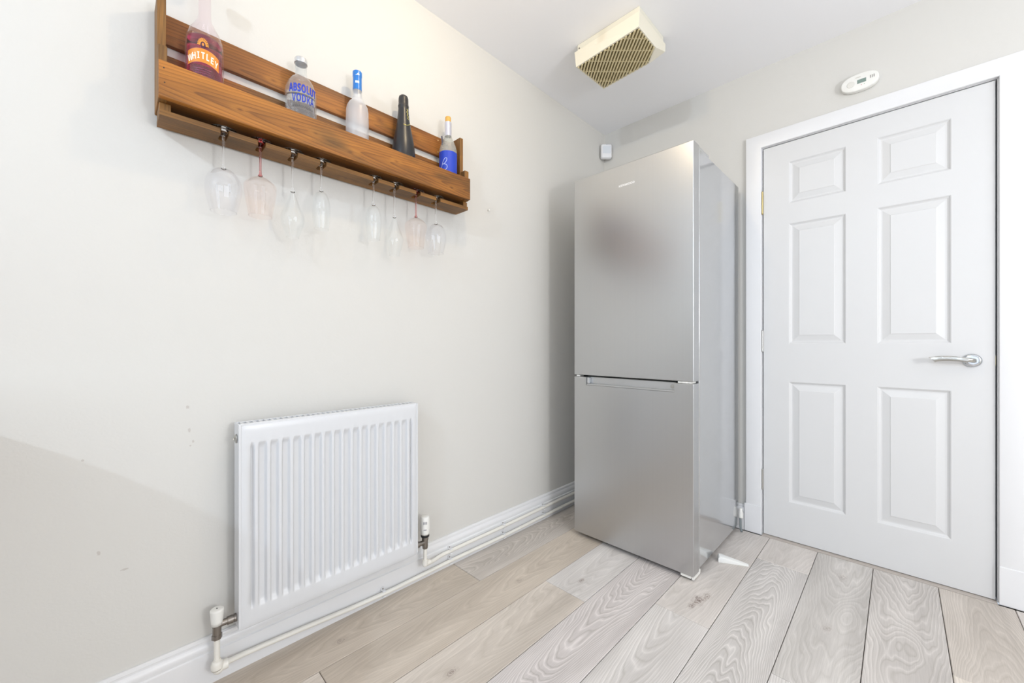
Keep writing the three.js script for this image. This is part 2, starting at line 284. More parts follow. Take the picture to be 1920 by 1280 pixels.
// door frame: lining with stops, flat architraves on plinth blocks
{
  const t = structure('trim_1', 'white painted door lining and flat architrave');
  part('lining', join([box(OPEN.x0 - 0.03, OPEN.x0, 0, OPEN.y1 + 0.03, -T, -0.0005), box(OPEN.x1, OPEN.x1 + 0.03, 0, OPEN.y1 + 0.03, -T, -0.0005), box(OPEN.x0, OPEN.x1, OPEN.y1, OPEN.y1 + 0.03, -T, -0.0005),
    box(OPEN.x0, OPEN.x0 + 0.012, 0.003, OPEN.y1, -T, -0.046), box(OPEN.x1 - 0.012, OPEN.x1, 0.003, OPEN.y1, -T, -0.046), box(OPEN.x0, OPEN.x1, OPEN.y1 - 0.012, OPEN.y1, -T, -0.046)]), M.gloss, t);
  const as = new THREE.Shape([[0.864, 0.1445], [0.9295, 0.1445], [0.9295, 1.9955], [1.7105, 1.9955], [1.7105, 0.1445], [1.7645, 0.1445], [1.7645, 2.059], [0.864, 2.059]].map(p => new THREE.Vector2(...p)));
  part('architrave', toCreasedNormals(flat(new THREE.ExtrudeGeometry(as, { depth: 0.012, bevelEnabled: true, bevelThickness: 0.002, bevelSize: 0.002, bevelSegments: 3 }).translate(0, 0, 0.002)), 0.6), M.gloss, t);
  part('plinth_block', box(0.8545, 0.9325, 0, 0.1445, 0, 0.019, 0.0025, 2), M.gloss, t);
  part('plinth_block', box(1.7075, 1.7705, 0, 0.1445, 0, 0.019, 0.0025, 2), M.gloss, t);
}

// six-panel door
{
  const d = structure('door_1', 'white six-panel door with chrome lever handle');
  const cols = [[1.0474, 1.2646], [1.3705, 1.5887]], rows = [[1.682, 1.8895], [0.984, 1.5815], [0.196, 0.795]];
  const s = new THREE.Shape([[DOOR.x0, DOOR.y0], [DOOR.x1, DOOR.y0], [DOOR.x1, DOOR.y1], [DOOR.x0, DOOR.y1]].map(p => new THREE.Vector2(...p)));
  for (const [a, b] of cols) for (const [c, e] of rows) s.holes.push(new THREE.Path([[a, c], [a, e], [b, e], [b, c]].map(p => new THREE.Vector2(...p))));
  const leaf = new THREE.ExtrudeGeometry(s, { depth: 0.044, bevelEnabled: false }); leaf.translate(0, 0, -0.0445);
  part('leaf', flat(leaf), M.door, d);
  const steps = [[0, 0], [0.003, -0.0015], [0.006, -0.0055], [0.011, -0.0085], [0.016, -0.0085], [0.019, -0.0078], [0.040, -0.0022], [0.0425, -0.0005]];
  for (const [a, b] of cols) for (const [c, e] of rows) {
    const pos = [], q = (A, B, C, D) => { for (const v of [A, B, C, A, C, D]) pos.push(...v); };
    const ring = ([i, z]) => [[a + i, c + i, z - 0.0005], [b - i, c + i, z - 0.0005], [b - i, e - i, z - 0.0005], [a + i, e - i, z - 0.0005]];
    for (let k = 0; k + 1 < steps.length; k++) { const r0 = ring(steps[k]), r1 = ring(steps[k + 1]); for (let j = 0; j < 4; j++) { const n = (j + 1) % 4; q(r0[j], r0[n], r1[n], r1[j]); } }
    const r = ring(steps[steps.length - 1]); q(r[0], r[1], r[2], r[3]);
    const bk = ring([0, -0.03]); const r0 = ring([0, 0]); for (let j = 0; j < 4; j++) { const n = (j + 1) % 4; q(r0[n], r0[j], bk[j], bk[n]); } q(bk[3], bk[2], bk[1], bk[0]);
    const g = new THREE.BufferGeometry(); g.setAttribute('position', new THREE.Float32BufferAttribute(pos, 3)); g.setAttribute('uv', new THREE.Float32BufferAttribute(new Float32Array(pos.length / 3 * 2), 2)); g.computeVertexNormals();
    part('panel', g, M.door, d);
  }
  for (const [y0, y1, m] of [[1.655, 1.766, M.brass], [0.946, 1.0505, M.satin], [0.236, 0.333, M.satin]]) {
    const n = 5, h = (y1 - y0) / n, list = []; for (let k = 0; k < n; k++) list.push(cyl(0.0048, 0.0048, h * 0.94, [0.9352, y0 + h * (k + 0.5), 0.0042], 14));
    list.push(cyl(0.003, 0.003, y1 - y0, [0.9352, (y0 + y1) / 2, 0.0042], 10)); list.push(lathe([[0, 0.005], [0.003, 0.004], [0.0044, 0], [0, 0]], 12).translate(0.9352, y1, 0.0042)); list.push(lathe([[0, 0], [0.0044, 0], [0.003, -0.004], [0, -0.005]], 12).translate(0.9352, y0, 0.0042));
    part('hinge', join(list), m, d, m === M.brass ? 'brass-coloured hinge' : 'satin steel hinge');
  }
  const rose = part('handle_rose', lathe([[0, 0], [0.0262, 0], [0.0262, 0.003], [0.0235, 0.0085], [0.02, 0.0105], [0.012, 0.0112], [0, 0.0112]], 44).rotateX(Math.PI / 2).translate(1.6432, 0.9172, 0.0), M.chrome, d, 'chrome handle rose');
  // lever: leaves the rose, turns towards the hinges, flat and slightly arched with a slanted end
  const path = new THREE.CatmullRomCurve3([V(1.6432, 0.9172, 0.009), V(1.6432, 0.9175, 0.034), V(1.636, 0.919, 0.047), V(1.617, 0.921, 0.052), V(1.585, 0.9245, 0.052), V(1.555, 0.9235, 0.050), V(1.533, 0.9185, 0.048)]);
  const N = 40, secs = [], fr = path.computeFrenetFrames(N);
  for (let i = 0; i <= N; i++) {
    const t = i / N, p = path.getPointAt(t), tan = path.getTangentAt(t), up = V(0, 1, 0), sd = V().crossVectors(tan, up).normalize(), u2 = V().crossVectors(sd, tan).normalize();
    const w = t < 0.35 ? 0.0085 : 0.0085 - 0.0035 * Math.min(1, (t - 0.35) / 0.25), hgt = t < 0.3 ? 0.0085 : 0.0085 + 0.0018 * Math.sin((t - 0.3) / 0.7 * Math.PI * 0.5), ringp = [];
    for (let k = 0; k < 16; k++) { const a = k / 16 * 2 * Math.PI, cx = Math.sign(Math.cos(a)) * Math.pow(Math.abs(Math.cos(a)), 0.6) * w, cy = Math.sign(Math.sin(a)) * Math.pow(Math.abs(Math.sin(a)), 0.6) * hgt; const pt = p.clone().addScaledVector(sd, cx).addScaledVector(u2, cy); if (t > 0.93) pt.x += (pt.y - p.y) * -0.7 * (t - 0.93) / 0.07; ringp.push(pt); }
    secs.push(ringp);
  }
  const pos = []; for (let i = 0; i < N; i++) for (let k = 0; k < 16; k++) { const n = (k + 1) % 16, A = secs[i][k], B = secs[i][n], C = secs[i + 1][n], D = secs[i + 1][k]; for (const v of [A, B, C, A, C, D]) pos.push(v.x, v.y, v.z); }
  for (const [r, flip] of [[secs[0], 0], [secs[N], 1]]) { const c = r.reduce((a, b) => a.add(b), V()).multiplyScalar(1 / 16); for (let k = 0; k < 16; k++) { const n = (k + 1) % 16; for (const v of flip ? [c, r[k], r[n]].reverse() : [c, r[k], r[n]]) pos.push(v.x, v.y, v.z); } }
  const lg = new THREE.BufferGeometry(); lg.setAttribute('position', new THREE.Float32BufferAttribute(pos, 3)); lg.setAttribute('uv', new THREE.Float32BufferAttribute(new Float32Array(pos.length / 3 * 2), 2));
  const lc = toCreasedNormals(lg, 0.7); part('handle_lever', lc, M.satin, d, 'satin steel lever handle');
  part('latch_plate', box(1.7004, 1.7022, 0.9, 0.936, -0.03, -0.006), M.brass, d, 'latch plate on the door edge');
}

// ---------------------------------------------------------------- unseen and added lamps (outside the frame, above and behind)
function unseenCeilingLamp(name, [x, y, z], color, candela, radius, label) {
  const g = group(name, label, 'lamp', [x, 0, z]);
  part('ceiling_rose', lathe([[0, ROOM.h - 0.022], [0.045, ROOM.h - 0.02], [0.05, ROOM.h - 0.012], [0.05, ROOM.h], [0, ROOM.h]], 32), M.plasticWhite, g);
  part('lamp_holder', cyl(0.014, 0.014, ROOM.h - 0.022 - y - radius * 0.8, [0, (ROOM.h - 0.022 + y + radius * 0.8) / 2, 0], 20), M.plasticWhite, g);
  part('light_bulb', new THREE.SphereGeometry(radius, 24, 16).translate(0, y, 0), new THREE.MeshStandardMaterial({ color: '#ffffff', emissive: color, emissiveIntensity: 6 }), g);
  const l = new THREE.PointLight(color, candela); l.position.set(0, y, 0); l.castShadow = true; l.shadow.radius = radius / 0.02; g.add(l); return g;
}
unseenCeilingLamp('unseen_ceiling_lamp', [0.66, 2.325, 1.62], new THREE.Color().setRGB(1.0, 0.80, 0.52), 2.4, 0.022, 'unseen warm ceiling lamp that casts the pallet shelf shadow');  // unseen, set to throw the shelf shadow down the wall
unseenCeilingLamp('unseen_ceiling_lamp', [1.137, 2.345, 3.784], new THREE.Color().setRGB(0.82, 0.96, 1.12), 13.0, 0.022, 'unseen cool white ceiling lamp lighting the left wall past the bar table');  // unseen, lights the left wall above the table edge

// added globe pendant behind the viewer, fill for ceiling and back wall
{
  const y = 1.25, R = 0.13, glow = new THREE.Color().setRGB(0.99, 0.99, 1.0), g = group('added_fill_pendant', 'white globe pendant added behind the viewer as fill light', 'lamp', [3.05, 0, 1.7]);
  part('ceiling_rose', lathe([[0, ROOM.h - 0.025], [0.045, ROOM.h - 0.02], [0.05, ROOM.h], [0, ROOM.h]], 32), M.plasticWhite, g);
  part('cord', cyl(0.003, 0.003, ROOM.h - 0.025 - y - R, [0, (ROOM.h - 0.025 + y + R) / 2, 0], 8), M.plasticWhite, g);
  part('fill_globe', new THREE.SphereGeometry(R, 40, 28).translate(0, y, 0), new THREE.MeshStandardMaterial({ color: '#ffffff', emissive: glow, emissiveIntensity: 4 }), g);
  const l = new THREE.PointLight(glow, FILL_PENDANT); l.position.set(0, y, 0); l.castShadow = true; l.shadow.radius = R / 0.02; g.add(l);
}
// unseen round bar table left of the frame, placed to shade the long wall
{
  const g = group('unseen_bar_table', 'unseen round brown wooden bar table shading the foot of the long wall', 'table', [0.397, 0, 2.907]);
  const wood = std('#8a6238', 0.5);
  part('tabletop', lathe([[0, 0.892], [0.386, 0.892], [0.391, 0.897], [0.391, 0.917], [0.386, 0.922], [0, 0.922]], 72), wood, g);
  part('pedestal', lathe([[0, 0.03], [0.035, 0.03], [0.03, 0.1], [0.03, 0.8], [0.08, 0.892], [0, 0.892]], 28), wood, g);
  part('foot_plate', lathe([[0, 0], [0.24, 0], [0.24, 0.012], [0.05, 0.03], [0, 0.03]], 44), wood, g);
}

// ---------------------------------------------------------------- fridge freezer
{
  const g = group('fridge_freezer', 'tall stainless steel fridge freezer in the corner beside the door', 'fridge freezer', [0.2411, 0, 0.045]);
  const W = 0.595, D = 0.64, ZD = 0.577;                 // doors from ZD to D
  const top = 1.7765 + 0.046, split0 = 0.8165, split1 = 0.8255;
  part('body', metres(box(0.001, W - 0.001, 0.03, top - 0.013, 0, ZD - 0.006, 0.004, 2), 'x'), M.steelSide, g, 'glossy grey side panels');
  part('door_gasket', box(0.012, W - 0.012, 0.04, top - 0.02, ZD - 0.0062, ZD), std('#4c4f50', 0.8), g);
  part('fridge_door', metres(box(0, W, split1, top, ZD, D, 0.003, 2), 'x'), M.steelFront, g, 'brushed steel upper door');
  // freezer door with a finger recess cut into its upper edge
  const ev = new Evaluator(); ev.attributes = ['position', 'normal', 'uv'];
  const a = new Brush(metres(box(0, W, 0.02, split0, ZD, D, 0.003, 2), 'x')), b = new Brush(metres(box(0.072, 0.515, 0.7765, 0.9, D - 0.03, D + 0.05), 'x')); a.updateMatrixWorld(); b.updateMatrixWorld();
  const fd = ev.evaluate(a, b, SUBTRACTION);
  part('freezer_door', flat(fd.geometry), M.steelFront, g, 'brushed steel lower door with a finger recess');
  const rc = part('recess_grip', join([box(0.0725, 0.5145, 0.779, 0.815, D - 0.0298, D - 0.027, 0.0008), box(0.0725, 0.5145, 0.7768, 0.784, D - 0.027, D - 0.001, 0.002, 2), box(0.0725, 0.085, 0.784, 0.815, D - 0.027, D - 0.006, 0.003, 2)]), M.steelRecess, g, 'grey moulded grip in the freezer door');
  part('grip_button', lathe([[0, 0.0012], [0.0065, 0.0012], [0.0075, 0], [0.0085, 0.0012], [0.0095, 0]], 24).rotateX(Math.PI / 2).translate(0.497, 0.798, D - 0.027), M.satin, rc);
  part('middle_hinge', join([box(0.528, 0.585, split0 + 0.001, split1 - 0.001, ZD + 0.01, D - 0.004, 0.001), box(0.546, 0.568, split0 + 0.0005, split1 - 0.0005, D - 0.02, D - 0.0015, 0.002)]), M.plasticWhite, g, 'pale hinge cover between the doors');
  part('hinge_blank', box(0.01, 0.03, split0 + 0.001, split1 - 0.001, ZD + 0.02, D - 0.006, 0.001), M.plasticWhite, g);
  part('top_hinge_cover', join([box(0.53, 0.59, top - 0.014, top + 0.004, 0.44, ZD - 0.01, 0.004, 2), box(0.545, 0.58, top - 0.014, top + 0.0005, ZD - 0.012, ZD + 0.03, 0.003)]), M.steelRecess, g);
  part('base_trim', join([box(0.54, W - 0.012, 0.0095, 0.021, D - 0.018, D - 0.002, 0.002), box(W - 0.012, W - 0.002, 0.004, 0.024, 0.555, D - 0.008, 0.002)]), M.plasticWhite, g, 'white plastic trim under the freezer corner');
  for (const [x, z] of [[0.05, 0.6], [0.55, 0.6], [0.05, 0.06], [0.55, 0.06]]) part('foot', cyl(0.017, 0.017, 0.031, [x, 0.0155, z - 0.03], 20), M.black, g);
  part('plinth', box(0.02, W - 0.02, 0.012, 0.05, 0.02, ZD - 0.02), M.black, g);
  const font = await new FontLoader().loadAsync('fonts/droid/droid_sans_bold.typeface.json');
  const tg = new TextGeometry('KENWOOD', { font, size: 0.0098, depth: 0.0004, curveSegments: 3 }); tg.computeBoundingBox(); const bw = tg.boundingBox.max.x; tg.scale(0.081 / bw, 1, 1); tg.translate(0.4947 - 0.2411, 1.7195, D);
  part('logo', flat(tg), std('#f2f2f2', 0.3), g, 'white maker lettering');
}

// ---------------------------------------------------------------- radiator with its valves
{
  const g = group('radiator', 'white ribbed panel radiator on the long wall', 'radiator', [0, 0, 1.5175]);
  const LZ = 0.589, y0 = 0.155, y1 = 0.746, xf = 0.09;
  // front panel: pressed vertical channels
  const n = 17, z0 = 0.035, pitch = (LZ - 0.055) / n, nz = n * 12 + 2, ys = []; const pos = [], idx = [], uv = [];
  const zs = [0.0015, 0.012, 0.022]; for (let k = 0; k < n; k++) for (let j = 0; j < 16; j++) zs.push(0.027 + pitch * (k + j / 16)); zs.push(0.027 + pitch * n, LZ - 0.012, LZ - 0.0015);
  for (const t of [0, 0.004, 0.02, 0.05, 0.056, 0.062, 0.068, 0.075]) ys.push(y0 + t); for (let k = 1; k < 8; k++) ys.push(y0 + 0.075 + (y1 - y0 - 0.15) * k / 8); for (const t of [0.075, 0.068, 0.062, 0.056, 0.05, 0.02, 0.004, 0]) ys.push(y1 - t);
  const ss = t => { t = clamp(t); return t * t * (3 - 2 * t); };
  const prof = q => { q = ((q % 1) + 1) % 1; return ss((q - 0.14) / 0.16) - ss((q - 0.72) / 0.16); };   // 1 = raised channel
  for (const y of ys) for (const z of zs) {
    const q = (z - 0.027) / pitch, inside = q > 0 && q < n ? 1 : 0, e = Math.min(y - y0, y1 - y), v = ss((e - 0.05) / 0.022);
    const dip = inside * v * (prof(q + 0.5) - 0) ;                  // pressed back between the raised ribs
    const edge = Math.min(ss(e / 0.006), ss(Math.min(z, LZ - z) / 0.008));
    pos.push(xf - 0.005 * (1 - edge) - 0.0105 * dip, y, z); uv.push(z, y);
  }
  for (let j = 0; j + 1 < ys.length; j++) for (let i = 0; i + 1 < zs.length; i++) { const a = j * zs.length + i, b = a + 1, c = a + zs.length, d = c + 1; idx.push(a, c, b, b, c, d); }
  const pg = new THREE.BufferGeometry(); pg.setAttribute('position', new THREE.Float32BufferAttribute(pos, 3)); pg.setAttribute('uv', new THREE.Float32BufferAttribute(uv, 2)); pg.setIndex(idx); pg.computeVertexNormals();
  part('front_panel', join([pg, box(0.0745, 0.0785, y0 + 0.001, y1 - 0.003, 0.0015, LZ - 0.0015, 0.002)]), M.radiator, g);
  part('side_cover', join([box(0.032, 0.0865, y0 + 0.006, y1 + 0.004, LZ - 0.004, LZ + 0.0005, 0.0015), box(0.0845, 0.0885, y0 + 0.006, y1 + 0.003, LZ - 0.006, LZ + 0.0005, 0.001)]), M.radiator, g);
  part('side_cover', join([box(0.032, 0.0865, y0 + 0.006, y1 + 0.004, -0.0005, 0.004, 0.0015), box(0.0845, 0.0885, y0 + 0.006, y1 + 0.003, -0.0005, 0.006, 0.001)]), M.radiator, g);
  // top grille: two rails and cross bars leave open slots
  const tg = part('top_grille', join([box(0.0735, 0.0865, y1 - 0.003, y1 + 0.004, 0.004, LZ - 0.004, 0.001), box(0.034, 0.043, y1 - 0.003, y1 + 0.004, 0.004, LZ - 0.004, 0.001)]), M.radiator, g);
  const nb = 36, barG = box(0.043, 0.0735, y1 - 0.002, y1 + 0.0036, 0, 0.0062);
  for (let k = 0; k <= nb; k++) { const b = part('grille_bar', barG, M.radiator, tg); b.position.z = 0.006 + (LZ - 0.021) * k / nb; }
  part('unseen_back_sheet', box(0.0335, 0.0348, y0 + 0.02, y1 - 0.003, 0.005, LZ - 0.005), M.radiator, g);  // unseen sheet behind the fins, placed to darken the top slots
  for (let k = 0; k < 18; k++) part('convector_fin', box(0.035, 0.0742, y0 + 0.02, y1 - 0.02, 0.02 + 0.0322 * k, 0.0212 + 0.0322 * k), M.radiator, g);
  for (const z of [0.1, LZ - 0.13]) part('wall_bracket', box(0.001, 0.0332, y0 + 0.03, y1 - 0.06, z, z + 0.03), M.radiator, g);
  part('bleed_plug', join([lathe([[0, 0.006], [0.006, 0.006], [0.009, 0.004], [0.0125, 0.003], [0.0135, 0], [0, 0]], 24).rotateX(Math.PI / 2).translate(0.062, y1 - 0.04, LZ + 0.0005), box(0.059, 0.065, y1 - 0.043, y1 - 0.037, LZ + 0.006, LZ + 0.010)]), M.satin, g, 'bleed valve plug');
  // lockshield valve on the near side
  const zl = 2.153 - 1.5175, X = 0.06;
  const lv = part('lockshield_valve', join([cyl(0.0105, 0.0105, 0.04, [X, 0.168, zl], 24), cyl(0.0125, 0.0125, 0.012, [X, 0.154, zl], 6), cyl(0.009, 0.009, 0.05, [X, 0.186, LZ + 0.022], 18, 'z'), cyl(0.0125, 0.0125, 0.013, [X, 0.186, LZ + 0.016], 6, 'z'), cyl(0.0112, 0.0112, 0.006, [X, 0.186, LZ + 0.004], 20, 'z')]), M.steelDull, g, 'dull metal lockshield valve');
  part('valve_cap', join([lathe([[0, 0.046], [0.013, 0.046], [0.0165, 0.043], [0.0165, 0.04], [0.0145, 0.012], [0.0125, 0], [0, 0]], 30).translate(X, 0.187, zl)]), M.plasticWhite, lv, 'white cap');
  part('cap_slot', box(X - 0.003, X + 0.003, 0.2325, 0.2336, zl - 0.0012, zl + 0.0012), M.black, lv);
  // thermostatic valve on the far side
  const zr = 1.4664 - 1.5175;
  const tv = part('thermostatic_valve', join([cyl(0.0115, 0.0115, 0.036, [X, 0.178, zr], 24), cyl(0.0135, 0.0135, 0.012, [X, 0.192, zr], 8), cyl(0.0105, 0.012, 0.016, [X, 0.158, zr], 8), cyl(0.0095, 0.0095, 0.045, [X, 0.176, zr + 0.026], 18, 'z'), cyl(0.013, 0.013, 0.012, [X, 0.176, zr + 0.036], 6, 'z')]), M.steelDull, g, 'dull metal thermostatic valve');
  const hd = part('thermostat_head', join([lathe([[0, 0.074], [0.0145, 0.074], [0.0175, 0.070], [0.0185, 0.06], [0.019, 0.03], [0.0175, 0.008], [0.0165, 0], [0, 0]], 36).translate(X, 0.207, zr)]), M.plasticWhite, tv, 'white thermostat head');
  part('head_band', lathe([[0, 0], [0.0166, 0], [0.0172, 0.003], [0.0172, 0.0085], [0.0166, 0.0095], [0, 0.0095]], 30).translate(X, 0.1985, zr), M.black, tv, 'black band');
  const mark = (x0, x1, ya, yb) => part('setting_mark', box(x0, x1, ya, yb, 0, 0.0006).rotateY(Math.PI * 0.32).translate(X + 0.0182 * Math.sin(Math.PI * 0.32), 0.25, zr + 0.0182 * Math.cos(Math.PI * 0.32)), std('#6d6a78', 0.6), hd, 'dark setting mark');
  mark(-0.006, 0.006, -0.0192, -0.0168); for (const u of [-0.006, -0.002, 0.002, 0.006]) mark(u - 0.0009, u + 0.0009, 0.004, 0.014);
}

// heating pipes along the skirting, held by clips
{
  const a = group('heating_pipe', 'white heating pipe from the lockshield valve along the floor', 'pipe', [0, 0, 0], 'heating pipes on the skirting');
  part('pipe', tube([[0.048, 0.06, 2.128], [0.036, 0.0525, 2.08], [0.034, 0.045, 1.95], [0.033, 0.0285, 1.64], [0.032, 0.030, 1.31], [0.032, 0.0265, 0.99], [0.031, 0.0295, 0.68], [0.031, 0.032, 0.4], [0.031, 0.032, 0.05]], 0.0078, 90, 12), M.pipe, a);
  part('feed_pipe', cyl(0.0075, 0.0075, 0.063, [0.06, 0.1165, 2.153], 18), M.pipe, a);
  part('elbow', join([lathe([[0, 0.0], [0.0135, 0], [0.0145, 0.004], [0.0145, 0.016], [0.012, 0.022], [0.009, 0.024], [0, 0.024]], 24).translate(0.06, 0.062, 2.153), cyl(0.0135, 0.0135, 0.018, [0.054, 0.0615, 2.136], 24, 'z'), new THREE.SphereGeometry(0.0135, 20, 14).translate(0.059, 0.06, 2.15), cyl(0.009, 0.009, 0.006, [0.06, 0.087, 2.153], 18)]), M.pipe, a, 'cream push-fit elbow');
  const b = group('heating_pipe', 'white heating pipe from the thermostatic valve above the other pipe', 'pipe', [0, 0, 0], 'heating pipes on the skirting');
  part('pipe', tube([[0.058, 0.084, 1.456], [0.046, 0.0745, 1.42], [0.033, 0.0735, 1.36], [0.031, 0.0735, 1.25], [0.031, 0.074, 0.98], [0.031, 0.0775, 0.68], [0.031, 0.079, 0.4], [0.031, 0.079, 0.05]], 0.0078, 80, 12), M.pipe, b);
  part('feed_pipe', cyl(0.0075, 0.0075, 0.052, [0.06, 0.123, 1.4664], 18), M.pipe, b);
  part('elbow', join([new THREE.SphereGeometry(0.0115, 18, 12).translate(0.06, 0.086, 1.4664), cyl(0.0112, 0.0112, 0.016, [0.06, 0.096, 1.4664], 20), cyl(0.0108, 0.0108, 0.016, [0.055, 0.083, 1.449], 20, 'z')]), M.pipe, b, 'white elbow');
  const clip = (p, y, z) => { const c = part('pipe_clip', join([box(0.018, 0.024, y - 0.012, y + 0.012, z - 0.0075, z + 0.0075, 0.002), box(0.022, 0.041, y + 0.0078, y + 0.0115, z - 0.0065, z + 0.0065, 0.0015), box(0.022, 0.041, y - 0.0115, y - 0.0078, z - 0.0065, z + 0.0065, 0.0015), box(0.018, 0.024, y + 0.01, y + 0.019, z - 0.0055, z + 0.0055, 0.002)]), M.gloss, p); part('clip_screw', cyl(0.0028, 0.0028, 0.001, [0.0245, y + 0.0145, z], 10, 'x'), M.steelDull, c); };
  for (const [y, z] of [[0.0285, 1.632], [0.030, 1.318], [0.0265, 0.99], [0.0295, 0.68]]) clip(a, y, z);
  for (const [y, z] of [[0.0735, 1.318], [0.074, 0.99], [0.0775, 0.68]]) clip(b, y, z);
}
// hose and connector behind the fridge, beside the door frame
{
  const g = group('water_hose', 'grey hose with a white connector between fridge and door frame', 'hose');
  part('hose', tube([[0.8445, 0.075, 0.05], [0.846, 0.05, 0.052], [0.848, 0.025, 0.056], [0.856, 0.008, 0.07]], 0.0055, 24, 10), std('#7f8688', 0.5), g);
  part('connector', join([lathe([[0, 0], [0.009, 0], [0.0095, 0.004], [0.0095, 0.03], [0.007, 0.034], [0.006, 0.05], [0, 0.05]], 20).translate(0.8475, 0.072, 0.05)]), M.plasticWhite, g, 'white connector');
}

// ---------------------------------------------------------------- small things on walls, ceiling and floor
{
  const g = group('motion_sensor', 'small white motion sensor mounted high in the corner', 'sensor', [0.036, 2.27, 0.036]); g.rotation.y = Math.PI / 4;
  part('housing', box(-0.036, 0.036, -0.047, 0.047, -0.014, 0.022, 0.012, 3), phys('#eeeff2', 0.35), g);
  part('lens', box(-0.026, 0.026, -0.018, 0.03, 0.0215, 0.0235, 0.004, 2), phys('#dfe4ea', 0.5), g, 'pale rectangular lens');
  part('indicator', cyl(0.0025, 0.0025, 0.002, [0, 0.039, 0.0222], 12, 'z'), std('#c3ccd2', 0.3), g);
}
{
  const g = group('carbon_monoxide_alarm', 'white oval alarm with a small display above the door', 'alarm', [1.313, 2.1515, 0]);
  const s = new THREE.Shape(); s.absellipse(0, 0, 0.060, 0.034, 0, Math.PI * 2);
  const bodyS = new THREE.Shape(); for (let k = 0; k < 64; k++) { const a = k / 64 * 2 * Math.PI, c = Math.cos(a), q = Math.sin(a); const x = Math.sign(c) * Math.pow(Math.abs(c), 0.85) * 0.0605, y = Math.sign(q) * Math.pow(Math.abs(q), 0.8) * 0.0335; k ? bodyS.lineTo(x, y) : bodyS.moveTo(x, y); }
  part('housing', toCreasedNormals(flat(new THREE.ExtrudeGeometry(bodyS, { depth: 0.018, bevelEnabled: true, bevelThickness: 0.004, bevelSize: 0.0035, bevelSegments: 4, curveSegments: 48 }).translate(0, 0, 0.004)), 0.7), M.plasticWhite, g);
  part('display', box(-0.008, 0.022, -0.008, 0.009, 0.0255, 0.0268, 0.001), phys('#7f928a', 0.2), g, 'grey-green display');
  part('test_button', join([lathe([[0, 0.0022], [0.011, 0.002], [0.013, 0.001], [0.0135, 0], [0, 0]], 32).rotateX(Math.PI / 2).translate(-0.030, -0.002, 0.026)]), phys('#dfddd6', 0.45), g);
  for (let k = 0; k < 3; k++) part('vent_slot', box(0.0345 + k * 0.006, 0.0372 + k * 0.006, 0.0, 0.012, 0.0255, 0.0265), std('#8d8a86', 0.7), g);
  part('status_mark', cyl(0.0016, 0.0016, 0.001, [0.006, -0.017, 0.0262], 10, 'z'), std('#c98f8f', 0.5), g); part('status_mark', cyl(0.0016, 0.0016, 0.001, [0.016, -0.0165, 0.0262], 10, 'z'), std('#8fae93', 0.5), g);
  part('emblem', box(-0.014, 0.004, 0.0185, 0.0225, 0.0257, 0.0264), std('#cfccc4', 0.6), g);
}
